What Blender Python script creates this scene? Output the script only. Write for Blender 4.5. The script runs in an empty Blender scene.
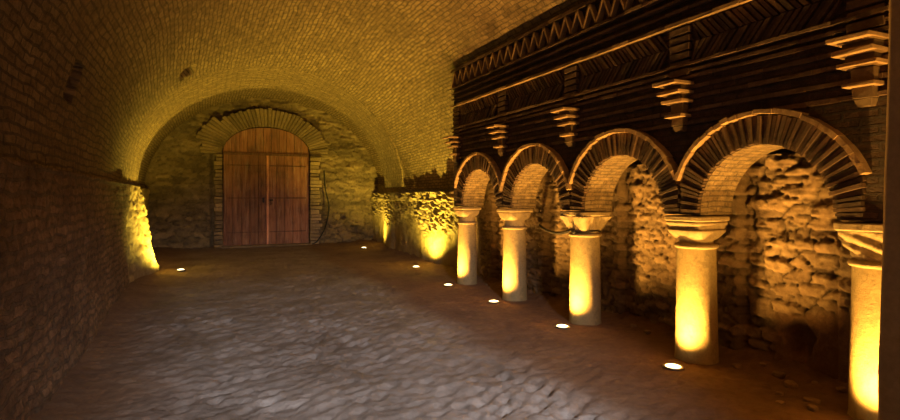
import bpy, bmesh, math, random
import numpy as np
from mathutils import Vector, Matrix
random.seed(7)
PI = math.pi
sc = bpy.context.scene
COL = sc.collection

# ------------------------------------------------------------------ noise
def _h(ix, iy, iz, s):
    n = (ix.astype(np.int64) * 374761393 + iy.astype(np.int64) * 668265263 + iz.astype(np.int64) * 2147483647 // 7 + s * 974634777) & 0xffffffff
    n = ((n ^ (n >> 13)) * 1274126177) & 0xffffffff
    n = ((n ^ (n >> 16)) * 2246822519) & 0xffffffff
    return ((n ^ (n >> 15)) & 0xffffff) / float(0xffffff)

def vnoise(x, y, z, s=0):
    x, y, z = np.broadcast_arrays(np.asarray(x, float), np.asarray(y, float), np.asarray(z, float))
    fx, fy, fz = np.floor(x), np.floor(y), np.floor(z)
    tx, ty, tz = x - fx, y - fy, z - fz
    tx, ty, tz = [t * t * t * (t * (t * 6 - 15) + 10) for t in (tx, ty, tz)]
    r = 0
    for a in (0, 1):
        for b in (0, 1):
            for c in (0, 1):
                w = (tx if a else 1 - tx) * (ty if b else 1 - ty) * (tz if c else 1 - tz)
                r = r + w * _h(fx + a, fy + b, fz + c, s)
    return r * 2 - 1

def fbm(x, y, z=0.0, o=4, s=0):
    r = 0; a = .5; f = 1.0
    for k in range(o):
        r = r + a * vnoise(np.asarray(x) * f + 13.7 * k, np.asarray(y) * f + 5.1 * k, np.asarray(z) * f, s + k)
        a *= .5; f *= 2.03
    return r

def voro(x, y, s=0, jit=.8):
    """F1, F2-F1 and a random number per cell"""
    fx, fy = np.floor(x), np.floor(y)
    f1 = np.full(x.shape, 9.); f2 = np.full(x.shape, 9.); cid = np.zeros(x.shape)
    for a in (-1, 0, 1):
        for b in (-1, 0, 1):
            cx, cy = fx + a, fy + b
            px = cx + .5 + jit * (_h(cx, cy, cx * 0, s) - .5) + .5 * (cy % 2)
            py = cy + .5 + jit * .7 * (_h(cx, cy, cx * 0, s + 9) - .5)
            d = np.maximum(np.abs(x + .25 - px), np.abs(y - py)) * .6 + .4 * np.hypot(x + .25 - px, y - py)
            cc = _h(cx, cy, cx * 0, s + 17)
            m = d < f1
            f2 = np.where(m, f1, np.minimum(f2, d)); cid = np.where(m, cc, cid); f1 = np.where(m, d, f1)
    return f1, f2 - f1, cid

def sstep(a, b, x):
    t = np.clip((x - a) / (b - a), 0, 1); return t * t * (3 - 2 * t)

def rubble(u, v, w=.28, h=.13, s=0, amp=.05, warp=.3):
    uu = u / w + warp * fbm(u * 3, v * 3, 0, 3, s + 50); vv = v / h + warp * fbm(u * 2.5, v * 4, 3, 3, s + 60)
    f1, e, cid = voro(uu, vv, s)
    tilt = (_h(np.floor(cid * 997), cid * 0, cid * 0, s + 3) - .5) * fbm(u * 2.2, v * 3, 5, 2, s + 8)
    hh = amp * sstep(.0, .13, e) * (.35 + .75 * cid + 1.2 * tilt) + amp * .55 * fbm(u * 7, v * 11, 0, 4, s + 5) + amp * .22 * fbm(u * 26, v * 34, 0, 3, s + 6)
    return hh, cid, sstep(0, .14, e)

# ------------------------------------------------------------------ materials
def newmat(name):
    m = bpy.data.materials.new(name); m.use_nodes = True
    nt = m.node_tree; nt.nodes.clear()
    out = nt.nodes.new('ShaderNodeOutputMaterial'); b = nt.nodes.new('ShaderNodeBsdfPrincipled')
    nt.links.new(b.outputs[0], out.inputs[0])
    return m, nt, b

def N(nt, t, **kw):
    n = nt.nodes.new(t)
    for k, v in kw.items():
        if k in n.inputs: n.inputs[k].default_value = v
        else: setattr(n, k, v)
    return n

def mixc(nt, fac, a, b, mode='MIX'):
    n = nt.nodes.new('ShaderNodeMix'); n.data_type = 'RGBA'; n.blend_type = mode
    for s, v in ((n.inputs[0], fac), (n.inputs[6], a), (n.inputs[7], b)):
        if hasattr(v, 'is_linked') or hasattr(v, 'links'): nt.links.new(v, s)
        elif isinstance(v, (tuple, list)): s.default_value = (*v, 1)
        else: s.default_value = v
    return n.outputs[2]

def ramp(nt, src, stops):
    r = nt.nodes.new('ShaderNodeValToRGB'); e = r.color_ramp.elements
    while len(e) > 1: e.remove(e[-1])
    for i, (p, c) in enumerate(stops):
        el = e[0] if i == 0 else e.new(p)
        el.position = p; el.color = (*c, 1) if isinstance(c, tuple) else (c, c, c, 1)
    nt.links.new(src, r.inputs[0]); return r.outputs[0]

def math_(nt, op, a, b=0.0):
    n = nt.nodes.new('ShaderNodeMath'); n.operation = op
    for i, v in enumerate((a, b)):
        if hasattr(v, 'links'): nt.links.new(v, n.inputs[i])
        else: n.inputs[i].default_value = v
    return n.outputs[0]

def bump(nt, b, h, dist, strength=1.0, prev=None):
    n = N(nt, 'ShaderNodeBump', Distance=dist, Strength=strength)
    nt.links.new(h, n.inputs['Height'])
    if prev is not None: nt.links.new(prev, n.inputs['Normal'])
    nt.links.new(n.outputs[0], b.inputs['Normal']); return n.outputs[0]

def mat_brick(name, c1, c2, mortar, bw=.25, bh=.07, ms=.012, warp=.02, bd=.02, dark=(.05, .03, .02), patch=.5, rough=.9):
    m, nt, b = newmat(name); L = nt.links
    uv = N(nt, 'ShaderNodeUVMap'); obj = N(nt, 'ShaderNodeTexCoord')
    wn = N(nt, 'ShaderNodeTexNoise', Scale=3.5, Detail=3.0); L.new(uv.outputs[0], wn.inputs['Vector'])
    sub = N(nt, 'ShaderNodeVectorMath', operation='SUBTRACT'); L.new(wn.outputs['Color'], sub.inputs[0]); sub.inputs[1].default_value = (.5, .5, .5)
    scl = N(nt, 'ShaderNodeVectorMath', operation='SCALE'); L.new(sub.outputs[0], scl.inputs[0]); scl.inputs['Scale'].default_value = warp * 4
    add = N(nt, 'ShaderNodeVectorMath', operation='ADD'); L.new(uv.outputs[0], add.inputs[0]); L.new(scl.outputs[0], add.inputs[1])
    br = N(nt, 'ShaderNodeTexBrick', Scale=1.0)
    br.inputs['Mortar Size'].default_value = ms; br.inputs['Mortar Smooth'].default_value = .35
    br.inputs['Brick Width'].default_value = bw; br.inputs['Row Height'].default_value = bh
    br.inputs['Color1'].default_value = (*c1, 1); br.inputs['Color2'].default_value = (*c2, 1); br.inputs['Mortar'].default_value = (*mortar, 1)
    L.new(add.outputs[0], br.inputs['Vector'])
    big = N(nt, 'ShaderNodeTexNoise', Scale=.9, Detail=6.0, Roughness=.65); L.new(uv.outputs[0], big.inputs['Vector'])
    med = N(nt, 'ShaderNodeTexNoise', Scale=9.0, Detail=6.0, Roughness=.7); L.new(uv.outputs[0], med.inputs['Vector'])
    fine = N(nt, 'ShaderNodeTexNoise', Scale=45.0, Detail=5.0, Roughness=.75); L.new(uv.outputs[0], fine.inputs['Vector'])
    c = mixc(nt, ramp(nt, big.outputs[0], [(.42, 0.0), (.68, patch)]), br.outputs[0], dark)
    c = mixc(nt, .75, c, ramp(nt, med.outputs[0], [(.35, .25), (.62, 1.0)]), 'MULTIPLY')
    c = mixc(nt, .6, c, ramp(nt, fine.outputs[0], [(.35, .5), (.65, 1.0)]), 'MULTIPLY')
    L.new(c, b.inputs['Base Color']); b.inputs['Roughness'].default_value = rough
    h = math_(nt, 'SUBTRACT', 1.0, br.outputs['Fac'])
    h = math_(nt, 'MULTIPLY', h, math_(nt, 'ADD', med.outputs[0], .35))
    h = math_(nt, 'ADD', h, math_(nt, 'MULTIPLY', med.outputs[0], .9))
    p = bump(nt, b, h, bd); bump(nt, b, fine.outputs[0], bd * .5, 1.0, p)
    return m

def mat_stone(name, c1, c2, c3, scale=1.0, bd=.012, rough=.85, attr=True, fine_s=40.0, tonek=1.0):
    m, nt, b = newmat(name); L = nt.links
    tc = N(nt, 'ShaderNodeTexCoord')
    n1 = N(nt, 'ShaderNodeTexNoise', Scale=2.2 * scale, Detail=6.0, Roughness=.65); L.new(tc.outputs['Object'], n1.inputs['Vector'])
    n2 = N(nt, 'ShaderNodeTexNoise', Scale=14.0 * scale, Detail=6.0, Roughness=.7); L.new(tc.outputs['Object'], n2.inputs['Vector'])
    n3 = N(nt, 'ShaderNodeTexNoise', Scale=fine_s * scale, Detail=5.0, Roughness=.75); L.new(tc.outputs['Object'], n3.inputs['Vector'])
    c = mixc(nt, ramp(nt, n1.outputs[0], [(.38, 0.0), (.62, 1.0)]), c1, c2)
    c = mixc(nt, ramp(nt, n2.outputs[0], [(.5, 0.0), (.72, .8)]), c, c3)
    if attr:
        a = N(nt, 'ShaderNodeAttribute', attribute_name='tone')
        c = mixc(nt, tonek, c, a.outputs['Color'], 'MULTIPLY')
    c = mixc(nt, .4, c, ramp(nt, n3.outputs[0], [(.35, .5), (.65, 1.0)]), 'MULTIPLY')
    L.new(c, b.inputs['Base Color']); b.inputs['Roughness'].default_value = rough
    p = bump(nt, b, n2.outputs[0], bd); bump(nt, b, n3.outputs[0], bd * .45, 1.0, p)
    return m

def mat_plain(name, c, rough=.6, metal=0.0):
    m, nt, b = newmat(name)
    n = N(nt, 'ShaderNodeTexNoise', Scale=60.0, Detail=4.0)
    L = nt.links; L.new(mixc(nt, .4, c, ramp(nt, n.outputs[0], [(.3, .4), (.7, 1.0)]), 'MULTIPLY'), b.inputs['Base Color'])
    b.inputs['Roughness'].default_value = rough; b.inputs['Metallic'].default_value = metal
    return m

def mat_emit(name, c, s):
    m = bpy.data.materials.new(name); m.use_nodes = True; nt = m.node_tree; nt.nodes.clear()
    o = nt.nodes.new('ShaderNodeOutputMaterial'); e = nt.nodes.new('ShaderNodeEmission')
    e.inputs[0].default_value = (*c, 1); e.inputs[1].default_value = s; nt.links.new(e.outputs[0], o.inputs[0]); return m

def mat_wood(name):
    m, nt, b = newmat(name); L = nt.links
    tc = N(nt, 'ShaderNodeTexCoord'); mp = N(nt, 'ShaderNodeMapping'); L.new(tc.outputs['Object'], mp.inputs[0]); mp.inputs['Scale'].default_value = (14, 14, 1.1)
    n1 = N(nt, 'ShaderNodeTexNoise', Scale=1.0, Detail=6.0, Roughness=.7, Distortion=.6); L.new(mp.outputs[0], n1.inputs['Vector'])
    n2 = N(nt, 'ShaderNodeTexNoise', Scale=2.4, Detail=4.0); L.new(tc.outputs['Object'], n2.inputs['Vector'])
    a = N(nt, 'ShaderNodeAttribute', attribute_name='tone')
    c = ramp(nt, n1.outputs[0], [(.3, (.10, .038, .024)), (.5, (.32, .13, .075)), (.72, (.42, .21, .13))])
    c = mixc(nt, ramp(nt, n2.outputs[0], [(.5, 0.0), (.75, .55)]), c, (.06, .03, .025))
    n4 = N(nt, 'ShaderNodeTexNoise', Scale=1.3, Detail=7.0, Roughness=.75); L.new(mp.outputs[0], n4.inputs['Vector'])
    c = mixc(nt, ramp(nt, n4.outputs[0], [(.52, 0.0), (.7, .6)]), c, (.50, .34, .25))
    c = mixc(nt, 1.0, c, a.outputs['Color'], 'MULTIPLY')
    L.new(c, b.inputs['Base Color']); b.inputs['Roughness'].default_value = .75
    bump(nt, b, n1.outputs[0], .006); return m

def mat_floor(name):
    m, nt, b = newmat(name); L = nt.links
    tc = N(nt, 'ShaderNodeTexCoord')
    n1 = N(nt, 'ShaderNodeTexNoise', Scale=1.3, Detail=6.0, Roughness=.65); L.new(tc.outputs['Object'], n1.inputs['Vector'])
    n2 = N(nt, 'ShaderNodeTexNoise', Scale=13.0, Detail=6.0, Roughness=.7); L.new(tc.outputs['Object'], n2.inputs['Vector'])
    n3 = N(nt, 'ShaderNodeTexNoise', Scale=55.0, Detail=5.0, Roughness=.8); L.new(tc.outputs['Object'], n3.inputs['Vector'])
    a = N(nt, 'ShaderNodeAttribute', attribute_name='tone')
    earth = mixc(nt, ramp(nt, n1.outputs[0], [(.35, 0.0), (.65, 1.0)]), (.17, .145, .13), (.31, .285, .275))
    soil = mixc(nt, ramp(nt, n1.outputs[0], [(.35, 0.0), (.65, 1.0)]), (.13, .07, .038), (.20, .115, .06))
    c = mixc(nt, a.outputs['Fac'], soil, earth)
    c = mixc(nt, .6, c, ramp(nt, n2.outputs[0], [(.3, .5), (.65, 1.0)]), 'MULTIPLY')
    L.new(c, b.inputs['Base Color'])
    L.new(ramp(nt, a.outputs['Fac'], [(0, .95), (1, .5)]), b.inputs['Roughness'])
    p = bump(nt, b, n2.outputs[0], .02); bump(nt, b, n3.outputs[0], .008, 1.0, p)
    return m

M_vault = mat_brick('vault_brick', (.62, .43, .22), (.40, .26, .13), (.20, .14, .08), .22, .075, .013, .022, .07, (.26, .17, .09), .6)
M_left = mat_brick('left_wall_brick', (.46, .29, .17), (.31, .19, .11), (.22, .155, .10), .30, .09, .018, .035, .030, (.09, .05, .035), .7)
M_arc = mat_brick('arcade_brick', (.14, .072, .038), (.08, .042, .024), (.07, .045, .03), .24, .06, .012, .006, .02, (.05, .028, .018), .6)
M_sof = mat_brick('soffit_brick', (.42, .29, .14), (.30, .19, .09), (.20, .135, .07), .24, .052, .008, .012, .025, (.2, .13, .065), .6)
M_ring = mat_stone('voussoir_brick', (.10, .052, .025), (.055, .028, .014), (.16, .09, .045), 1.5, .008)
M_trim = mat_stone('corbel_brick', (.36, .22, .10), (.25, .15, .07), (.4, .27, .13), 1.5, .006)
M_line = mat_stone('course_brick', (.16, .09, .048), (.10, .055, .03), (.22, .135, .07), 1.5, .01)
M_rub = mat_stone('rubble_stone', (.27, .175, .085), (.18, .11, .055), (.34, .235, .12), 1.0, .016)
M_far = mat_stone('far_rubble_stone', (.36, .27, .15), (.26, .19, .1), (.42, .32, .19), 1.0, .02)
M_back = mat_stone('back_wall_stone', (.33, .23, .13), (.20, .14, .08), (.37, .28, .16), .7, .03)
M_col = mat_stone('column_stone', (.38, .28, .13), (.30, .22, .10), (.19, .135, .065), 1.2, .006, .75, False)
M_cap = mat_stone('capital_stone', (.42, .31, .16), (.31, .22, .11), (.2, .14, .075), 1.6, .010, .8, False)
M_pier = mat_stone('foreground_plaster', (.48, .31, .14), (.40, .25, .11), (.52, .34, .16), .6, .004, .9, False)
M_wood = mat_wood('door_wood'); M_floor = mat_floor('packed_earth')
M_iron = mat_plain('dark_iron', (.03, .025, .022), .55, .6)
M_rubber = mat_plain('black_rubber', (.015, .014, .013), .6)
M_steel = mat_plain('steel', (.35, .33, .3), .4, .9)
M_lensw = mat_emit('lamp_glass_warm', (1.0, .72, .30), 9)
M_lensy = mat_emit('lamp_glass_pale', (1.0, .85, .45), 9)

# ------------------------------------------------------------------ builders
def link(o, parent=None):
    COL.objects.link(o)
    if parent: o.parent = parent
    return o
def tag(o, label=None, cat=None, group=None, kind=None):
    if label: o['label'] = label
    if cat: o['category'] = cat
    if group: o['group'] = group
    if kind: o['kind'] = kind
    return o
def empty(name, loc=(0, 0, 0)):
    o = bpy.data.objects.new(name, None); o.location = loc; o.empty_display_size = .1; return link(o)

def grid(name, P, mat, uv=None, tone=None, parent=None, smooth=True, hole=None):
    """P: (nv, nu, 3) points"""
    nv, nu = P.shape[:2]
    idx = np.arange(nv * nu).reshape(nv, nu)
    q = np.stack([idx[:-1, :-1], idx[:-1, 1:], idx[1:, 1:], idx[1:, :-1]], -1).reshape(-1, 4)
    me = bpy.data.meshes.new(name)
    me.vertices.add(nv * nu); me.vertices.foreach_set('co', P.reshape(-1).astype(np.float32))
    me.loops.add(q.size); me.loops.foreach_set('vertex_index', q.reshape(-1).astype(np.int32))
    me.polygons.add(len(q)); me.polygons.foreach_set('loop_start', np.arange(0, q.size, 4, dtype=np.int32))
    me.update(calc_edges=True)
    me.polygons.foreach_set('use_smooth', np.full(len(q), smooth))
    if uv is not None:
        l = me.uv_layers.new(name='UVMap'); l.data.foreach_set('uv', uv.reshape(-1, 2)[q.reshape(-1)].reshape(-1).astype(np.float32))
    if tone is not None: set_tone(me, tone)
    me.materials.append(mat); me.validate()
    return link(bpy.data.objects.new(name, me), parent)

def set_tone(me, tone):
    a = me.color_attributes.new('tone', 'FLOAT_COLOR', 'POINT')
    t = np.asarray(tone, float)
    if t.ndim and t.shape[-1] == 3 and t.size == 3 * len(me.vertices): t = t.reshape(-1, 3)
    else: t = np.repeat(np.broadcast_to(t.reshape(-1), (len(me.vertices),))[:, None], 3, 1)
    a.data.foreach_set('color', np.concatenate([t, np.ones((len(t), 1))], 1).reshape(-1).astype(np.float32))

class MB:
    """collects boxes, tubes and lofts into one mesh"""
    def __init__(s): s.v = []; s.f = []; s.t = []; s.sm = []
    def add(s, vs, fs, tone=1.0, smooth=False):
        o = len(s.v); s.v += [tuple(p) for p in vs]; s.f += [tuple(i + o for i in f) for f in fs]
        s.t += [tone] * len(vs); s.sm += [smooth] * len(fs)
    def hexa(s, c8, tone=1.0):
        s.add(c8, [(0, 3, 2, 1), (4, 5, 6, 7), (0, 1, 5, 4), (1, 2, 6, 5), (2, 3, 7, 6), (3, 0, 4, 7)], tone)
    def box(s, x0, x1, y0, y1, z0, z1, tone=1.0, j=0.0):
        r = lambda: random.uniform(-j, j)
        s.hexa([(x + r(), y + r(), z + r()) for (x, y, z) in
                ((x0, y0, z0), (x1, y0, z0), (x1, y1, z0), (x0, y1, z0), (x0, y0, z1), (x1, y0, z1), (x1, y1, z1), (x0, y1, z1))], tone)
    def loft(s, rings, tone=1.0, caps=True, smooth=True):
        n = len(rings[0]); vs = [p for r in rings for p in r]; fs = []
        for k in range(len(rings) - 1):
            for i in range(n):
                j = (i + 1) % n; fs.append((k * n + i, k * n + j, (k + 1) * n + j, (k + 1) * n + i))
        s.add(vs, fs, tone, smooth)
        if caps:
            s.add(rings[0], [tuple(reversed(range(n)))], tone); s.add(rings[-1], [tuple(range(n))], tone)
    def tube(s, pts, r, n=8, tone=1.0):
        rings = []
        for i, p in enumerate(pts):
            p = Vector(p); a = Vector(pts[max(i - 1, 0)]); b = Vector(pts[min(i + 1, len(pts) - 1)])
            d = (b - a).normalized(); u = d.orthogonal().normalized() if i == 0 else (pu - d * pu.dot(d)).normalized(); pu = u
            w = d.cross(u); rr = r(i) if callable(r) else r
            rings.append([tuple(p + (u * math.cos(2 * PI * k / n) + w * math.sin(2 * PI * k / n)) * rr) for k in range(n)])
        s.loft(rings, tone)
    def build(s, name, mat, parent=None, bevel=0.0, uvf=None):
        me = bpy.data.meshes.new(name); me.from_pydata(s.v, [], s.f)
        me.polygons.foreach_set('use_smooth', s.sm); set_tone(me, np.array(s.t))
        if uvf:
            l = me.uv_layers.new(name='UVMap')
            for p in me.polygons:
                for li in p.loop_indices: l.data[li].uv = uvf(me.vertices[me.loops[li].vertex_index].co, p.normal)
        me.materials.append(mat); me.update()
        o = link(bpy.data.objects.new(name, me), parent)
        if bevel:
            b = o.modifiers.new('bevel', 'BEVEL'); b.width = bevel; b.segments = 2; b.limit_method = 'ANGLE'
        return o

def boxuv(co, n):
    ax = max(range(3), key=lambda i: abs(n[i]))
    return (co.y, co.z) if ax == 0 else ((co.x, co.z) if ax == 1 else (co.x, co.y))

# ------------------------------------------------------------------ key dimensions (metres)
CX, R0, Z0 = 1.95, 3.15, 1.88                 # vault centre line, radius, springing height
YB, YN = 18.2, -3.0                           # end wall, near end
COLY = [2.11, 3.70, 5.39, 7.09, 8.75]         # the five columns
CXC = 4.42                                    # x of the column axes
XF = 4.23                                     # front face of the arcade wall
def front_y(x): return 10.85 + (x + 1.3) / 6.15 * 2.75     # plane where the end arch begins
def rear_y(x): return 13.3 + (x + 1.3) / 6.15 * 1.8        # plane where it ends

# ------------------------------------------------------------------ floor
def make_floor():
    ys = np.concatenate([np.arange(YN, 1.5, .12), np.arange(1.5, 7.5, .028), np.arange(7.5, 11, .05), np.arange(11, 18.5, .1)])
    xs = np.arange(-1.6, 5.5, .03)
    X, Y = np.meshgrid(xs, ys)
    edge = 2.75 + .25 * fbm(Y * .8, X * .4, 0, 3, 3) + .10 * np.sin(Y * .9)
    tone = 1 - sstep(edge - .25, edge + .35, X)                # packed earth in the middle, loose soil at the arcade
    tone = tone * sstep(-1.1, -.1, X + .2 * fbm(Y, X, 0, 3, 8) - .05 * (8 - np.clip(Y, 2, 8)))
    tone = tone * (1 - .5 * sstep(9, 12, Y))
    w = .3 * fbm(X * 2, Y * 2, 0, 3, 77)
    a, b = X * .9 + Y * .35, -X * .4 + Y * .9
    lumps = np.abs(fbm(a * 3.6 + w, b * 8.5 + w, 0, 4, 21)) * -.075
    prints = -.022 * sstep(.32, .1, voro(a * 3.6 + w, b * 6.5 + w, 4)[0])
    H = (lumps + prints) * (.3 + .7 * tone) * (.55 + .6 * sstep(-.4, .4, fbm(X * .9, Y * .9, 0, 2, 33) * 2)) + .014 * fbm(X * 16, Y * 16, 0, 3, 5) + .03 * fbm(X * .8, Y * .8, 0, 3, 31)
    H += .07 * sstep(4.5, 5.0, X) * (1 + fbm(X * 9, Y * 9, 0, 3, 6)) + .06 * sstep(-.75, -1.2, X)
    H += .05 * sstep(17.3, 18.2, Y)
    near = np.min([np.hypot(X - 3.98, Y - (c - .1)) for c in COLY] + [np.hypot(X - CXC, Y - c) for c in COLY], axis=0)
    H = H * sstep(.05, .3, near) - .004
    P = np.stack([X, Y, H], -1)
    o = grid('floor', P, M_floor, np.stack([X, Y], -1), tone); tag(o, kind='structure')
    return xs, ys, H
fx, fy, FH = make_floor()
def floor_z(x, y): return float(FH[np.abs(fy - y).argmin(), np.abs(fx - x).argmin()])

# ------------------------------------------------------------------ vault (ceiling), with put-log holes pushed into it
def vault():
    nu = 190
    vs = np.arange(0, 1.0001, 1 / 250.)
    ph = np.linspace(-.03, PI + .03, nu)
    PH, V = np.meshgrid(ph, vs)
    C, S = np.cos(PH), np.sin(PH)
    yf = front_y(1.76 + 3.11 * C) + .04
    Y = YN + (yf - YN) * V
    k = sstep(-3.6, 0, Y - yf)
    rx = R0 - (.042 - .10 * np.clip(C, 0, 1)) * k; cx = CX - .19 * k; rz = R0 - .552 * k
    arc = PH * R0
    d = .035 * (1 - k) * fbm(Y * 1.1, arc * 1.3, 0, 4, 11) + .012 * (1 - k) * fbm(Y * 5, arc * 9, 0, 3, 12)
    # course relief
    course = arc / .075 + .5 * fbm(Y * .9, arc * .9, 0, 2, 14)
    d += .004 * (np.abs((course % 1) - .5) * 2 > .75)
    # holes: (y, x) of the centre and half sizes along y / along the arc
    for (hy, ha, sy, sa, dep) in HOLES:
        m = sstep(sy * 1.25, sy * .85, np.abs(Y - hy)) * sstep(sa * 1.25, sa * .85, np.abs(arc - ha))
        d += dep * m
    P = np.stack([cx + (rx + d) * C, Y, Z0 + (rz + d) * S], -1)
    o = grid('ceiling', P, M_vault, np.stack([Y, arc], -1)); tag(o, kind='structure')
def arc_of(x, z): return math.atan2(z - Z0, x - CX) * R0
HOLES = [(5.80, arc_of(-1.17, 2.67), .12, .15, .28), (10.62, 7.26, .20, .13, .30),
         (8.9, arc_of(-1.0, 3.15), .04, .14, .05), (9.6, arc_of(-.9, 3.0), .10, .03, .05)]
vault()

# ------------------------------------------------------------------ left wall: lower part with a ledge, then the recessed lit stretch
def wall_left():
    ys = np.concatenate([np.arange(YN, 3, .1), np.arange(3, 11.0, .035), np.arange(11.0, 18.4, .06)])
    zs = np.arange(-.12, 1.875, .035)
    Y, Z = np.meshgrid(ys, zs)
    h, cid, e = rubble(Y, Z, .34, .15, 41, .045, .35)
    base = -1.11 - .022 * np.clip(Y - 3, 0, 8) - .05 * sstep(10.95, 11.08, Y) - .25 * sstep(13.2, 13.5, Y)
    base = base + .30 * sstep(11.0, 12.8, Y) * sstep(13.5, 13.2, Y) * (1 - np.clip(Z, 0, 1.8) / 1.8)
    fade = .5 + .7 * sstep(10.8, 11.2, Y)
    X = base + .05 * fbm(Y * .9, Z * 1.2, 0, 4, 42) + h * fade + .05 * sstep(.5, 0, Z)
    top = zs >= zs[-1]
    X = np.where(Z > 1.80, np.maximum(X, base + .02), X)
    P = np.stack([X, Y, Z], -1)
    P2 = P[-1:].copy(); P2[..., 0] = -1.75                 # top of the ledge
    P = np.concatenate([P, P2], 0)
    tone = np.concatenate([.72 + .5 * cid * e, np.ones((1, len(ys)))], 0)
    uv = np.stack([P[..., 1], P[..., 2]], -1)
    o = grid('wall_left', P, M_left, uv, tone); tag(o, kind='structure')
    n = len(zs)
    o.data.materials.append(M_far)
    pc = np.zeros(len(o.data.polygons) * 3); o.data.polygons.foreach_get('center', pc); pc = pc.reshape(-1, 3)
    o.data.polygons.foreach_set('material_index', (pc[:, 1] > 11.05).astype(np.int32))
wall_left()

# ------------------------------------------------------------------ right wall: rubble behind the arcade, then the rough far stretch
def wall_right():
    ys = np.concatenate([np.arange(YN, 1.5, .12), np.arange(1.5, 6.2, .016), np.arange(6.2, 9.2, .03), np.arange(9.2, 18.4, .04)])
    zs = np.arange(-.15, 2.02, .02)
    Y, Z = np.meshgrid(ys, zs)
    near = 1 - sstep(9.1, 9.3, Y)
    h1, c1, e1 = rubble(Y, Z, .25, .10, 71, .075, .6)
    h2, c2, e2 = rubble(Y, Z, .19, .08, 72, .05, .55)
    k = sstep(4.2, 4.6, Y)
    h = h1 * (1 - k) + h2 * k; cid = np.where(k > .5, c2, c1); e = e1 * (1 - k) + e2 * k
    # smooth earthen render low down in the nearest bay, with a broken hole
    ren = sstep(.62, .48, Z + .25 * (Y - 2.9) + .12 * fbm(Y * 3, Z * 3, 0, 3, 73)) * sstep(3.35, 3.2, Y)
    h = h * (1 - .85 * ren) + .05 * ren
    hole = sstep(.13, .06, np.hypot((Y - 3.03) * .9, (Z - .27) * .55) + .05 * fbm(Y * 9, Z * 9, 0, 3, 79))
    xn = 5.02 - h - .03 * fbm(Y, Z, 0, 3, 74) + .16 * hole
    # back piers of the niches
    for c in COLY:
        xn = xn - .10 * sstep(.36, .31, np.abs(Y - (c + .22)))
    # far stretch: smooth piers below, ragged tangled rubble above that leans outwards
    a = Y * .80 + Z * .75; b = -Y * .62 + Z * 1.25
    h3, c3, e3 = rubble(a, b, .30, .07, 75, .10, 1.1)
    up = sstep(.70, 1.05, Z + .18 * fbm(Y * 1.5, Z, 0, 3, 76) + .12 * np.cos((Y - 11.6) * 1.7))
    nearpier = sstep(1.0, .7, np.abs(Y - 11.5)) + sstep(.9, .6, np.abs(Y - 15.6))
    xf = 4.98 - .10 * nearpier * (1 - up) - up * (h3 - .02) - .05 * fbm(Y * 2, Z * 2, 0, 4, 77) - .02 * fbm(Y * 9, Z * 9, 0, 3, 78) * (1 - up)
    slot = sstep(.2, .15, np.abs(Y - 17.6)) * sstep(.14, .1, np.abs(Z - .45))
    xf += .3 * slot + .42 * sstep(13.6, 17.5, Y)
    xf = np.where((Z > 1.50) & (Z < 1.74), np.minimum(xf, 4.95 - h3 + .42 * sstep(13.6, 17.5, Y) + .14 * fbm(Y * 5, Z * 5, 0, 4, 81)), xf)
    low = sstep(.0, .06, 1.86 - Z)
    xf = np.where(Z > 1.74, 5.16 + .42 * sstep(13.6, 17.5, Y) + .03 * fbm(Y * 5, Z * 5, 0, 3, 82), xf)
    X = xn * near + xf * (1 - near)
    tone = (.60 + .55 * cid) * (.55 + .45 * e) * (1 - ren) + ren * .62
    tone = tone * near + (1 - near) * ((.65 + .5 * c3) * (.6 + .4 * e3) * up + (1 - up) * .95)
    tint = np.stack([tone * (1 + .12 * ren * near), tone * (1 - .12 * ren * near), tone * (1 - .25 * ren * near)], -1)
    P = np.stack([X, Y, Z], -1)
    o = grid('wall_right', P, M_rub, np.stack([Y, Z], -1), tint); tag(o, kind='structure')
    o.data.materials.append(M_far)
    pc = np.zeros(len(o.data.polygons) * 3); o.data.polygons.foreach_get('center', pc); pc = pc.reshape(-1, 3)
    o.data.polygons.foreach_set('material_index', (pc[:, 1] > 9.2).astype(np.int32))
wall_right()

# ------------------------------------------------------------------ end wall
DX, DW, DZ, DT = 1.82, 1.335, 3.0, 3.87      # door centre, half width, rectangle height, crown height
def door_top(x):
    t = (x - DX) / DW
    return np.where(np.abs(t) < 1, DZ + (DT - DZ) * np.sqrt(np.clip(1 - np.abs(t) ** 2.2, 0, 1)), -1)
def wall_back():
    xs = np.arange(-1.85, 6.0, .035); zs = np.arange(-.15, 5.2, .035)
    X, Z = np.meshgrid(xs, zs)
    strata, cs, es = rubble(X, Z + .15 * fbm(X * .7, Z * .5, 0, 3, 90), .40, .12, 91, .05, .7)
    h4, c4, e4 = rubble(X, Z, .42, .17, 92, .14, .55)
    low = sstep(1.35, .95, Z + .25 * fbm(X, Z, 0, 3, 93))
    h = strata * (1 - low) + low * (h4 + .07 * sstep(.6, .1, Z))
    h += .07 * fbm(X * 1.1, Z * 2.2, 0, 4, 94)
    for (hx, hz, r) in ((4.35, .95, .13), (4.78, .45, .17)):
        h -= .35 * sstep(r, r * .7, np.maximum(np.abs(X - hx), np.abs(Z - hz)) )
    # flat behind the doorway
    dw = sstep(.0, .15, np.maximum(np.abs(X - DX) - 1.6, Z - 4.3))
    Y = YB - h * dw + .10 * (1 - dw)
    tone = (.55 + .5 * cs) * (.6 + .4 * es) * (.75 + .5 * sstep(-.3, .3, fbm(X * .5, Z * 2.5, 0, 3, 95))) * (1 - low) + low * (.75 + .55 * c4) * (.6 + .4 * e4)
    green = np.stack([tone, tone, tone * (1 - .1 * low)], -1)
    o = grid('wall_back', np.stack([X, Y, Z], -1), M_back, np.stack([X, Z], -1), green); tag(o, kind='structure')
wall_back()

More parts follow.
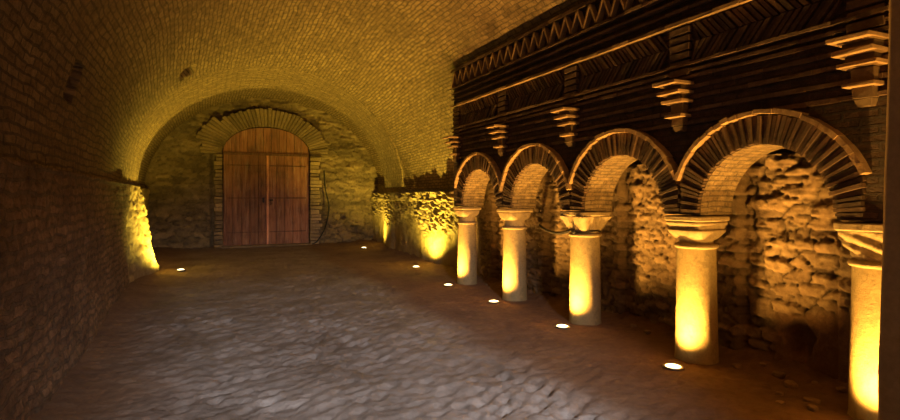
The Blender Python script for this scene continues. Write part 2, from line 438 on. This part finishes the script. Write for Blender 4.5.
# vault of the end chamber behind the arch
def chamber():
    ph = np.linspace(-.03, PI + .03, 90); V = np.linspace(0, 1, 60)
    PH, V = np.meshgrid(ph, V)
    y0 = rear_y(1.76 + 3.11 * np.cos(PH)) - .02
    Y = y0 + (YB + .15 - y0) * V
    d = .05 * fbm(Y * 1.2, PH * 3, 0, 4, 101)
    P = np.stack([1.98 + (3.62 + d) * np.cos(PH), Y, Z0 + (2.95 + d) * np.sin(PH)], -1)
    o = grid('ceiling', P, M_vault, np.stack([Y, PH * 3.2], -1)); tag(o, kind='structure')
    
chamber()

# ------------------------------------------------------------------ end arch (thick rib)
def end_arch():
    ph = np.linspace(0, PI, 130)
    us = np.concatenate([[0, 0], np.linspace(0, 1, 34), [1, 1]])
    PH, I = np.meshgrid(ph, np.arange(len(us)))
    U = us[I]
    C, S = np.cos(PH), np.sin(PH)
    # U runs from the front plane to the rear plane; two rows each end climb outwards as the faces of the rib
    rz = 2.60 - .10 * U; rx = 3.11
    off = np.zeros_like(U); off[0] = .35; off[1] = .17; off[-1] = .6; off[-2] = .3
    d = .018 * fbm(U * 3, PH * 6, 0, 4, 111) + .008 * fbm(U * 14, PH * 22, 0, 2, 112)
    d = d * sstep(0, .2, U)
    x = 1.76 + (rx + off + d) * C; z = Z0 + (rz + off + d) * S
    xb = 1.78 + rx * C
    Y = front_y(xb) + (rear_y(xb) - front_y(xb)) * U
    o = grid('vault_arch', np.stack([x, Y, z], -1), M_vault, np.stack([PH * 3.0, U * 1.9 + off], -1))
    tag(o, 'wide brick arch with a yellow-lit underside spanning the hall before the wooden door', 'arch')
end_arch()

# ------------------------------------------------------------------ door
def door():
    root = empty('door_1', (DX, YB - .02, 0)); tag(root, kind='structure')
    Y0 = -.14
    def plank(mb, x0, x1, z0, z1f, y0, y1, tone):
        n = 6; rings = []
        xs = np.linspace(x0, x1, n)
        front = [(x, y0, z0) for x in xs] ; top = [(x, y0, float(z1f(x))) for x in xs]
        for i in range(n - 1):
            a, b = xs[i], xs[i + 1]
            mb.hexa([(a, y0, z0), (b, y0, z0), (b, y1, z0), (a, y1, z0), (a, y0, z1f(a)), (b, y0, z1f(b)), (b, y1, z1f(b)), (a, y1, z1f(a))], tone)
    for side, tb in ((-1, .85), (1, 1.08)):
        mb = MB(); n = 5
        w = (DW - .03) / n
        for i in range(n):
            a = .025 + i * w; b = a + w - .012
            x0, x1 = (side * b, side * a) if side < 0 else (a, b)
            plank(mb, x0, x1, .06, lambda x: DZ - .05, Y0 + random.uniform(-.006, .006), Y0 + .05, tb * random.uniform(.75, 1.2))
        leaf = mb.build('door_leaf', M_wood, root)
        m2 = MB()
        for zz in (.45, 1.55, 2.6):
            m2.box(*sorted((side * .06, side * 1.22)), Y0 - .018, Y0 - .008, zz, zz + .035, .5)
            for k in range(5): m2.box(side * (.2 + .22 * k) - .012, side * (.2 + .22 * k) + .012, Y0 - .03, Y0 - .014, zz + .006, zz + .03, .5)
        m2.build('strap_hinge', M_wood, leaf)
    mb = MB(); mb.box(-.035, .03, Y0 - .035, Y0 + .02, .05, DZ - .05, 2.2); mb.build('centre_batten', M_wood, root, .004)
    mb = MB(); mb.box(-DW, DW, Y0 - .04, Y0 + .05, DZ - .05, DZ + .03, .45); mb.build('transom', M_wood, root, .006)
    mb = MB(); n = 11; w = 2 * DW / n
    for i in range(n):
        a = -DW + .006 + i * w; b = a + w - .012
        plank(mb, a, b, DZ + .03, lambda x: max(float(door_top(x + DX)) - .02, DZ + .035), Y0 + random.uniform(-.005, .005), Y0 + .05, random.uniform(.8, 1.05))
    mb.build('tympanum', M_wood, root)
    mb = MB(); mb.box(-.16, -.11, Y0 - .05, Y0 - .02, 1.42, 1.58, 1); mb.box(.05, .17, Y0 - .045, Y0 - .015, 1.48, 1.52, 1)
    mb.tube([(.10, Y0 - .05, 1.5 + .0), (.10, Y0 - .09, 1.46), (.10, Y0 - .09, 1.38), (.10, Y0 - .05, 1.34)], .01)
    mb.build('bolt', M_iron, root)
    mb = MB(); mb.box(-DW - .05, DW + .05, -.45, -.02, -.02, .055, .9, .01); mb.build('threshold', M_back, root, .012)
door()

def doorway():
    root = empty('stone_doorway', (DX, YB, 0))
    tag(root, 'rough stone and brick surround arching over the wooden double door', 'doorway')
    mb = MB()
    n = 46
    for i in range(n):
        t0, t1 = PI * i / n, PI * (i + .93) / n
        ro = random.uniform(.58, .66) + (.2 if 34 < i < 42 else 0); p = random.uniform(.20, .235)
        pts = []
        for (t, q) in ((t0, 0), (t1, 0), (t1, ro), (t0, ro)):
            pts.append(((DW + .03 + q) * math.cos(t), DZ - .03 + (DT - DZ + .05 + q * .95) * math.sin(t)))
        mb.hexa([(a, -p, b) for a, b in pts] + [(a, .0, b) for a, b in pts], random.uniform(.75, 1.15))
    mb.build('voussoirs', M_back, root, .02)
    for s in (-1, 1):
        mb = MB(); z = 0.0
        w0 = .22 if s < 0 else .34
        while z < 2.96:
            h = random.uniform(.09, .15); w = w0 * random.uniform(.8, 1.15); h = min(h, 2.97 - z)
            mb.box(*sorted((s * (DW + .02), s * (DW + .02 + w))), -random.uniform(.24, .30), 0, z, z + h - .02, random.choice([.9, 1.4, 1.8, 1.1]), .006); z += h
        mb.build('jamb', M_back, root, .012)
doorway()

mb = MB(); pts = [(3.62, YB - .30, 2.5), (3.66, YB - .30, 1.9), (3.78, YB - .32, 1.3), (3.72, YB - .32, .8), (3.6, YB - .33, .45), (3.38, YB - .36, .12), (3.2, YB - .4, .03)]
import itertools
def smooth_path(p, n=6):
    out = []
    for i in range(len(p) - 1):
        P0, P1, P2, P3 = [Vector(p[max(0, min(len(p) - 1, k))]) for k in (i - 1, i, i + 1, i + 2)]
        for k in range(n):
            t = k / n
            out.append(.5 * ((2 * P1) + (P2 - P0) * t + (2 * P0 - 5 * P1 + 4 * P2 - P3) * t * t + (3 * P1 - P0 - 3 * P2 + P3) * t ** 3))
    out.append(Vector(p[-1])); return out
mb.tube(smooth_path(pts), .022); tag(mb.build('power_cable', M_rubber), 'black cable hanging down the wall right of the wooden door', 'cable')

# ------------------------------------------------------------------ arcade wall with friezes
RI, RO, ZC, ZT = .62, .865, 1.45, 3.97
def arcade():
    root = empty('brick_arcade', (XF, 5.4, 1.43)); inv = Vector((-XF, -5.4, -1.43))
    tag(root, 'dark brick arcade wall with round arches and zigzag frieze carried on the stone columns', 'arcade')
    def b(mb, name, mat, parent=None, bevel=0.0, uvf=None):
        o = mb.build(name, mat, parent or root, bevel, uvf)
        if parent is None: o.location = inv
        return o
    XB = 4.66
    # body: arches cut out of a thick wall
    prof = [(1.25, ZC - .02)]
    prof.append((COLY[0] + (COLY[1] - COLY[0]) / 2 - .60, ZC - .02))
    arches = []
    for i in range(4):
        yc = (COLY[i] + COLY[i + 1]) / 2; r = min(RI, (COLY[i + 1] - COLY[i]) / 2 - .205); arches.append((yc, r))
    lower = [(1.25, ZC - .02)]
    for yc, r in arches:
        lower.append((yc - r, ZC - .02))
        for k in range(0, 33): t = PI - PI * k / 32; lower.append((yc + r * math.cos(t), ZC + r * math.sin(t)))
        lower.append((yc + r, ZC - .02))
    lower.append((8.93, ZC - .02))
    lw = [lower[0]]
    for p in lower[1:]:
        if abs(p[0] - lw[-1][0]) > 1e-4 or abs(p[1] - lw[-1][1]) > 1e-4: lw.append(p)
    mb = MB(); ms = MB()
    for (y0, z0), (y1, z1) in zip(lw[:-1], lw[1:]):
        if abs(y1 - y0) > 1e-5:
            # several rows so the wall is not one sliver
            zs0 = [z0 + (ZT - z0) * k / 4 for k in range(5)]; zs1 = [z1 + (ZT - z1) * k / 4 for k in range(5)]
            for k in range(4):
                mb.add([(XF, y0, zs0[k]), (XF, y1, zs1[k]), (XF, y1, zs1[k + 1]), (XF, y0, zs0[k + 1])], [(0, 1, 2, 3)])
            mb.add([(XB, y0, z0), (XB, y1, z1), (XB, y1, 3.38), (XB, y0, 3.38)], [(3, 2, 1, 0)])
            mb.add([(XF, y0, ZT), (XF, y1, ZT), (XB, y1, 3.38), (XB, y0, 3.38)], [(0, 1, 2, 3)])
        onarch = any(abs(math.hypot((y0 + y1) / 2 - yc, (z0 + z1) / 2 - ZC) - r) < .02 for yc, r in arches)
        (ms if onarch else mb).add([(XF + .001, y0, z0), (XB, y0, z0), (XB, y1, z1), (XF + .001, y1, z1)], [(0, 1, 2, 3)], 1.0, onarch)
    for y in (1.25, 8.93):
        mb.add([(XF, y, ZC - .02), (XB, y, ZC - .02), (XB, y, 3.38), (XF, y, ZT)], [(0, 1, 2, 3)])
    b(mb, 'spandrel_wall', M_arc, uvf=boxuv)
    yc_of = lambda y: min(arches, key=lambda a: abs(a[0] - y))
    def sofuv(co, n):
        yc, r = yc_of(co.y); return (co.x * 1.0, math.atan2(co.z - ZC, co.y - yc) * r)
    for yc, r_ in arches:                                       # one soffit per arch
        m1 = MB()
        for f in ms.f:
            ps = [ms.v[i] for i in f]
            if abs(sum(p[1] for p in ps) / 4 - yc) < .8: m1.add(ps, [(0, 1, 2, 3)], 1.0, True)
        b(m1, 'soffit', M_sof, uvf=sofuv)
    # voussoir rings and hood moulds
    for i, (yc, r) in enumerate(arches):
        half = (COLY[i + 1] - COLY[i]) / 2
        rm = MB(); n = 60; ro = r + (RO - RI)
        for k in range(n):
            t0 = PI * (k + .06 + random.uniform(-.05, .05)) / n; t1 = PI * (k + .80 + random.uniform(-.06, .08)) / n
            tm = (t0 + t1) / 2
            lim = (half - .012) / max(abs(math.cos(tm)), 1e-3)
            q = min(ro, lim) - random.uniform(0, .012)
            xf = XF - .045 - random.uniform(-.012, .014)
            if k % 2: xf += .012
            ri = r + random.uniform(-.004, .008)
            pts = [(yc + a * math.cos(t), ZC + a * math.sin(t)) for a, t in ((ri, t0), (q, t0), (q, t1), (ri, t1))]
            rm.hexa([(xf, y, z) for y, z in pts] + [(XF + .03, y, z) for y, z in pts], random.uniform(.55, 1.35))
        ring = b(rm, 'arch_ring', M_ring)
        hm = MB(); n = 34
        for k in range(n):
            t0, t1 = PI * (k + .01) / n, PI * (k + .97) / n
            if (ro + .03) * abs(math.cos((t0 + t1) / 2)) > half: continue
            a0 = ro + .004 + random.uniform(-.004, .006); a1 = a0 + .038 + random.uniform(-.006, .006)
            pts = [(yc + a * math.cos(t), ZC + a * math.sin(t)) for a, t in ((a0, t0), (a1, t0), (a1, t1), (a0, t1))]
            xf = XF - .085 - random.uniform(0, .015)
            hm.hexa([(xf, y, z) for y, z in pts] + [(XF + .02, y, z) for y, z in pts], random.uniform(.8, 1.25))
        h = b(hm, 'hood_mould', M_trim, ring)
    # string courses: brick by brick
    def course(z, th, p, mat=M_line, L=.26, y0=1.3, y1=8.92, skip=()):
        c = MB(); y = y0
        while y < y1:
            e = min(y + L * random.uniform(.85, 1.1), y1)
            c.box(XF - p - random.uniform(-.006, .008), XF + .02, y, e + .001, z, z + th - random.uniform(0, .006), random.uniform(.65, 1.25), .003)
            y = e
        b(c, 'string_course', mat)
    course(3.265, .035, .085, M_trim); course(3.40, .03, .05); course(3.50, .03, .06); course(3.60, .032, .075)
    course(2.865, .03, .055); course(2.80, .03, .04); course(2.74, .03, .03); course(3.915, .05, .07)
    for zz in (2.30, 2.42, 2.54, 2.64): course(zz, .035, .018)
    # zigzag frieze: thin bricks set on end as a row of Vs
    zz = MB(); pitch = .235; y = 1.35; k = 0
    while y < 8.75:
        for a, bb in ((0, .5), (.5, 1)):
            ya, yb = y + a * pitch, y + bb * pitch
            za, zb = (3.645, 3.905) if a == 0 else (3.905, 3.645)
            w = .013
            zz.hexa([(XF - .075, ya - w, za), (XF - .075, yb - w, zb), (XF - .075, yb + w, zb), (XF - .075, ya + w, za),
                     (XF + .01, ya - w, za), (XF + .01, yb - w, zb), (XF + .01, yb + w, zb), (XF + .01, ya + w, za)], random.uniform(.85, 1.35))
        y += pitch
    b(zz, 'zigzag_frieze', M_trim)
    # herringbone panels between the pilaster strips
    edges = [1.32] + COLY + [8.9]
    for i in range(len(edges) - 1):
        ya, yb = edges[i] + .14, edges[i + 1] - .14
        if yb - ya < .1: continue
        hb = MB(); y = ya
        while y < yb - .07:
            for zc, sgn in ((3.165, 1), (2.985, -1)):
                L, w, sl = .085, .021, .070
                j = random.uniform(-.006, .006); xf = XF - .035 - random.uniform(-.008, .014)
                q = [(y + sgn * -sl - w + j + .07, zc - L), (y + sgn * -sl + w + j + .07, zc - L), (y + sgn * sl + w + j + .07, zc + L), (y + sgn * sl - w + j + .07, zc + L)]
                q = [(min(max(yy, ya), yb), z_) for yy, z_ in q]
                hb.hexa([(xf, a, c) for a, c in q] + [(XF + .01, a, c) for a, c in q], random.uniform(.55, 1.4))
            y += .062
        b(hb, 'herringbone_panel', M_ring)
    # stepped corbels and the strips above them
    for c in COLY:
        s = MB()
        for zz, h in ((2.78, .07), (2.86, .07), (2.94, .07), (3.02, .07), (3.10, .07), (3.18, .07)):
            s.box(XF - .05, XF + .02, c - .115, c + .115, zz, zz + h - .01, random.uniform(.7, 1.1), .004)
        b(s, 'pilaster_strip', M_line, None, .004)
        k = MB()
        def sl(p, w, z0, z1, t): k.box(XF - p, XF + .03, c - w / 2, c + w / 2, z0, z1, t, .004)
        sl(.26, .27, 2.675, 2.708, 1.1); sl(.14, .2, 2.622, 2.675, .35); sl(.21, .26, 2.590, 2.622, 1.05)  # stem and pendant blocks darkened in colour to mimic shade around the lit slabs
        sl(.11, .18, 2.54, 2.59, .35); sl(.16, .25, 2.508, 2.54, 1.1); sl(.08, .14, 2.40, 2.505, .45)
        sl(.14, .20, 2.37, 2.40, 1.0); sl(.08, .13, 2.29, 2.37, .45)
        y = c
        k.hexa([(XF - .05, y - .045, 2.235), (XF + .02, y - .045, 2.235), (XF + .02, y + .045, 2.235), (XF - .05, y + .045, 2.235),
                (XF - .075, y - .06, 2.288), (XF + .02, y - .06, 2.288), (XF + .02, y + .06, 2.288), (XF - .075, y + .06, 2.288)], .4)
        b(k, 'corbel', M_trim, None, .005)
arcade()

# ------------------------------------------------------------------ columns
def ring_(rad, z, sq, n=64, rot=0, nz=0.0, sd=0, flut=None):
    out = []
    for k in range(n):
        t = 2 * PI * k / n
        c, s = math.cos(t), math.sin(t)
        p = 2 + sq * 10
        r = rad / ((abs(c) ** p + abs(s) ** p) ** (1 / p))
        if nz: r += nz * float(fbm(c * 3 + sd, s * 3, z * 9, 3, sd))
        if flut: r += flut(t)
        out.append((r * c, r * s, z))
    return out
def column(i, y, kind, rb, rt, label):
    root = empty('stone_column', (CXC, y, -.01))
    tag(root, label, 'column', 'stone columns of the arcade')
    zs_ = 1.12
    mb = MB(); rings = []
    for k in range(30):
        z = zs_ * k / 29; r = rb + (rt - rb) * (k / 29) ** 1.15
        if k == 0: r += .006
        rings.append(ring_(r, z, 0, 56, nz=.004, sd=i * 11 + 1))
    mb.loft(rings); mb.build('shaft', M_col, root)
    mb = MB(); mb.loft([ring_(rt + q, z, 0, 48, nz=.006, sd=i + 3) for q, z in ((.0, 1.105), (.018, 1.11), (.026, 1.125), (.018, 1.145), (.004, 1.152), (-.012, 1.156))])
    mb.build('neck_ring', M_cap, root)
    mb = MB(); lim = .245
    if kind == 'moulded':
        pr = [(rt - .018, 1.150, 0), (rt - .02, 1.185, 0), (rt - .012, 1.20, .15), (rt + .004, 1.235, .4), (rt + .022, 1.27, .8), (rt + .024, 1.29, .9),
              (rt + .012, 1.295, .9), (rt + .018, 1.33, .9), (rt + .032, 1.345, .9), (rt + .034, 1.365, .95), (rt + .022, 1.37, .95)]
        top = (rt + .046, 1.372, 1.425)
    elif kind == 'plain':
        pr = [(rt - .01, 1.150, 0), (rt - .012, 1.24, 0), (rt + .004, 1.27, .3), (rt + .018, 1.31, .6), (rt + .026, 1.35, .8), (rt + .026, 1.37, .8), (rt + .016, 1.372, .8)]
        top = (rt + .048, 1.375, 1.425)
    elif kind == 'leafy':
        pr = [(rt - .012, 1.150, 0), (rt - .012, 1.19, .05), (rt - .004, 1.25, .2), (rt + .016, 1.31, .45), (rt + .040, 1.355, .8), (rt + .044, 1.37, .8)]
        top = (rt + .055, 1.372, 1.425)
    else:
        pr = [(rt - .01, 1.150, 0), (rt - .01, 1.20, .1), (rt + .008, 1.27, .4), (rt + .024, 1.33, .7), (rt + .03, 1.36, .8)]
        top = (rt + .042, 1.362, 1.425)
    leaf = None
    rings = []
    zz = pr[0][1]
    for j in range(len(pr) - 1):
        m = 4 if kind in ('leafy', 'worn') else 2
        for q in range(m):
            t = q / m; r, z, s = [pr[j][a] + (pr[j + 1][a] - pr[j][a]) * t for a in range(3)]
            h = (z - 1.15) / .22
            if kind == 'leafy':
                fl = lambda th, h=h: .022 * math.sin(PI * min(h, 1)) * abs(math.cos(4 * th)) + .03 * h * h * max(0, abs(math.sin(2 * th)) - .6) / .4 - .02 * h * (abs(math.cos(2 * th)) > .93)
            elif kind == 'worn':
                fl = lambda th, h=h: .016 * math.sin(6 * th + 14 * h) * math.sin(PI * min(h, 1))
            else: fl = None
            rings.append(ring_(r, z, s, 96, nz=.014 if kind in ('leafy', 'worn') else .006, sd=i * 7 + 5, flut=fl))
    r, z, s = pr[-1]; rings.append(ring_(r, z, s, 96))
    mb.loft(rings); cap = mb.build('capital', M_cap, root)
    if kind == 'leafy':
        v = MB()
        for sx in (-1, 1):
            for sy in (-1, 1):
                c = Vector((sx * (rt + .018), sy * (rt + .018), 1.345)); d = Vector((sx, sy, 0)).normalized(); pts = []
                for k in range(22):
                    a = k * .42; q = .034 * (1 - k / 26)
                    pts.append(c + d * (math.cos(a) * q) + Vector((0, 0, math.sin(a) * q)))
                v.tube(pts, lambda k: .014 * (1 - k / 40), 6)
        v.build('volute', M_cap, cap)
    mb = MB(); n = 96; r, z0, z1 = top
    nz = .010 if kind in ('leafy', 'worn') else .004
    mb.loft([ring_(r - .012, z0, .95, n, nz=nz, sd=i + 40), ring_(r, z0 + .012, 1, n, nz=nz, sd=i + 40), ring_(r, z1 - .01, 1, n, nz=nz, sd=i + 40), ring_(r - .008, z1, 1, n, nz=nz, sd=i + 40)], smooth=False)
    mb.build('abacus', M_cap, cap)
column(0, COLY[0], 'worn', .205, .182, 'smooth pale column with a worn carved capital, nearest of the arcade beside the foreground pillar')
column(1, COLY[1], 'moulded', .198, .176, 'thick glowing column with a square stepped moulding capital between the two widest arches')
column(2, COLY[2], 'leafy', .200, .185, 'column with flared corner-volute capital and dark chain around its neck')
column(3, COLY[3], 'plain', .195, .172, 'column with a plain round bell capital, second from the far end of the arcade')
column(4, COLY[4], 'plain', .185, .160, 'slim lit column at the far end of the arcade next to the yellow rubble wall')

# chain knotted round the third column, running back to the niche wall
def chain():
    y = COLY[2]
    mb = MB(); r = .20
    z = 1.165
    path = [(CXC + (.192) * math.cos(t), y + .192 * math.sin(t), z + .012 * math.sin(3 * t)) for t in np.linspace(0, 2 * PI, 40)]
    mb.tube(path, .011, 6)
    mb.loft([[(CXC - .20 + .030 * math.cos(a) * q, y - .03 + .032 * math.sin(a) * q, z - .03 + .06 * k / 6) for a in np.linspace(0, 2 * PI, 9)[:-1]] for k, q in enumerate((.4, .8, 1, .8, 1, .8, .4))])
    p0 = Vector((CXC - .17, y + .10, z)); p1 = Vector((4.84, 7.02, 1.15)); n = 44
    for k in range(n):
        def P(t): return p0.lerp(p1, t) + Vector((0, 0, -.07 * 4 * t * (1 - t)))
        c = P((k + .5) / n); d = (P((k + 1) / n) - P(k / n)); L = d.length * .68; d.normalize()
        up = Vector((0, 0, 1)) if k % 2 else Vector((1, 0, 0)); u = (up - d * up.dot(d)).normalized()
        loop = [c + d * (L * math.cos(a)) + u * (.018 * math.sin(a)) for a in np.linspace(0, 2 * PI, 11)]
        mb.tube(loop, .007, 5)
    tag(mb.build('iron_chain', M_iron), 'dark iron chain looped round the volute-capital column and running back to the wall', 'chain')
chain()

# ------------------------------------------------------------------ foreground pillar
def pillar():
    mb = MB(); rings = []
    X0, X1, Y0 = 3.36, 3.86, .95
    for k in range(40):
        z = -.02 + 4.30 * k / 39
        yc = 1.652 - .026 * z
        pts = []
        for (a, b_) in ((X0, Y0), (X1, Y0), (X1, yc), (X0, yc)): pts.append((a, b_))
        ring = []
        for q in range(4):
            A, B = pts[q], pts[(q + 1) % 4]
            for s in np.linspace(0.03, .97, 10):
                x = A[0] + (B[0] - A[0]) * s; y = A[1] + (B[1] - A[1]) * s
                ring.append((x + .008 * float(fbm(z * 3, y * 5, x * 5, 3, 5)), y + .008 * float(fbm(z * 3, y * 5, x * 5, 3, 6)), z))
        rings.append(ring)
    mb.loft(rings); o = mb.build('pillar', M_pier)
    tag(o, 'dark brown plastered pillar cut off by the right edge of the picture', 'pillar')
pillar()

# ------------------------------------------------------------------ recessed ground spotlights
def spot(x, y, label, aim, energy, color, size=1.9, lens=M_lensw, blend=.9):
    root = empty('ground_spotlight', (x, y, 0)); tag(root, label, 'spotlight', 'uplights set in the earth floor')
    mb = MB(); n = 40
    c = lambda r, z: [(r * math.cos(2 * PI * k / n), r * math.sin(2 * PI * k / n), z) for k in range(n)]
    mb.loft([c(.074, -.08), c(.076, .0), c(.094, .0), c(.096, .010), c(.090, .014), c(.073, .014), c(.071, .006)], caps=False)
    mb.build('trim_ring', M_steel, root)
    mb = MB(); mb.loft([c(.072, .0), c(.068, .012), c(.045, .020), c(.01, .022)]); mb.build('lens', lens, root)
    d = bpy.data.lights.new('spot_beam', 'SPOT'); d.energy = energy; d.color = color; d.spot_size = size; d.spot_blend = blend; d.shadow_soft_size = .04
    o = bpy.data.objects.new('spot_beam', d); o.location = (0, 0, .05)
    o.rotation_euler = Vector(aim).to_track_quat('-Z', 'Y').to_euler(); link(o, root)
WARM = (1.0, .50, .085); YEL = (1.0, .70, .07)
cl = ['bright uplight in the soil at the foot of the nearest column beside the foreground pillar',
      'bright round uplight at the foot of the thick column with the stepped capital',
      'bright round uplight at the foot of the column with the corner-volute capital',
      'small round uplight at the foot of the second column from the far end',
      'small round uplight at the foot of the slim farthest column']
for y, l in zip(COLY, cl):
    spot(3.98, y - .11, l, (.10, .05, 1.0), 400, WARM, 2.5)
spot(-.50, 12.9, 'pale uplight on the floor before the lit left wall stretch', (-.22, .05, 1.0), 950, YEL, 2.8, M_lensy)
spot(4.35, 11.2, 'pale uplight on the floor nearest the yellow rubble wall right of the door', (.18, .22, 1.0), 900, YEL, 2.5, M_lensy)
spot(4.50, 16.1, 'pale uplight in the far right corner beside the wooden door', (.26, .15, 1.0), 440, YEL, 2.5, M_lensy)

# ------------------------------------------------------------------ fallen stones along the niche wall
def stone(x, y, r, label, k):
    bm = bmesh.new(); bmesh.ops.create_icosphere(bm, subdivisions=3, radius=1)
    sx, sy, sz = r * random.uniform(.8, 1.2), r * random.uniform(.9, 1.5), r * random.uniform(.5, .8)
    for v in bm.verts:
        c = v.co; q = 1 + .35 * float(fbm(c.x * 1.3 + k, c.y * 1.3, c.z * 1.3, 3, k))
        v.co = Vector((max(-.8, min(.8, c.x * q)) * sx, max(-.8, min(.8, c.y * q)) * sy, max(-.7, min(.75, c.z * q)) * sz))
    me = bpy.data.meshes.new('fallen_stone'); bm.to_mesh(me); bm.free()
    set_tone(me, np.full(len(me.vertices), random.uniform(.7, 1.2))); me.materials.append(M_rub)
    o = link(bpy.data.objects.new('fallen_stone', me)); o.location = (x, y, floor_z(x, y) + sz * .62); o.rotation_euler.z = random.uniform(0, 6)
    tag(o, label, 'stone', 'loose stones at the foot of the niche wall')
LS = 'small loose stone lying in the soil along the foot of the rubble wall'
stone(4.12, 2.42, .045, 'pale loose stone lying left of the nearest column foot', 1)
spots = [(4.28, 2.52), (4.02, 2.60), (4.2, 2.72)] + [(random.uniform(4.45, 4.78), random.uniform(2.4, 3.4)) for _ in range(14)] + [(random.uniform(4.55, 4.78), random.uniform(4.1, 8.4)) for _ in range(10)]
spots = [p for p in spots if all(math.hypot(p[0] - CXC, p[1] - c) > .27 for c in COLY)]
kept = []
for p in spots:
    if all(math.hypot(p[0] - q[0], p[1] - q[1]) > .15 for q in kept + [(4.12, 2.42)]): kept.append(p)
for k, (x, y) in enumerate(kept): stone(x, y, random.uniform(.02, .05), LS, k + 2)

# ------------------------------------------------------------------ unseen lights added beyond the frame, and warm ambient
def area(loc, to, size, e, col, spread=PI):
    d = bpy.data.lights.new('entrance_daylight', 'AREA'); d.shape = 'DISK'; d.size = size; d.energy = e; d.color = col; d.spread = spread
    o = bpy.data.objects.new('entrance_daylight', d); o.location = loc
    o.rotation_euler = (Vector(to) - Vector(loc)).to_track_quat('-Z', 'Y').to_euler(); link(o)
d = bpy.data.lights.new('floor_fill_beam', 'SPOT'); d.energy = 3000; d.color = (.98, .91, .90); d.spot_size = .78; d.spot_blend = 1.0; d.shadow_soft_size = .15  # added unseen spot, stands in for cool daylight spilling on the floor
o = bpy.data.objects.new('floor_fill_beam', d); o.location = (1.0, -2.6, 3.1); o.rotation_euler = (Vector((1.45, 4.9, 0)) - Vector(o.location)).to_track_quat('-Z', 'Y').to_euler(); link(o)
for yy in (.3, -1.6):                                                # unseen uplights added along the row as warm fill for the vault
    d = bpy.data.lights.new('spot_beam', 'SPOT'); d.energy = 360; d.color = WARM; d.spot_size = 2.5; d.spot_blend = .9; d.shadow_soft_size = .04
    o = bpy.data.objects.new('spot_beam', d); o.location = (3.98, yy, .05); o.rotation_euler = Vector((.1, .06, 1)).to_track_quat('-Z', 'Y').to_euler(); link(o)
w = bpy.data.worlds.new('world'); sc.world = w; w.use_nodes = True
w.node_tree.nodes['Background'].inputs[0].default_value = (1.0, .66, .45, 1); w.node_tree.nodes['Background'].inputs[1].default_value = .34

# ------------------------------------------------------------------ camera and view
cam = bpy.data.cameras.new('camera'); cam.lens = 21.0; cam.sensor_width = 36; cam.shift_y = -13 / 900; cam.clip_start = .05
co = bpy.data.objects.new('camera', cam); co.location = (0, 0, 1.6); co.rotation_euler = (PI / 2, 0, -math.atan(244 / 525)); link(co)
sc.camera = co
sc.view_settings.view_transform = 'Standard'; sc.view_settings.look = 'None'; sc.view_settings.exposure = .15; sc.view_settings.gamma = 1; sc.view_settings.use_curve_mapping = False
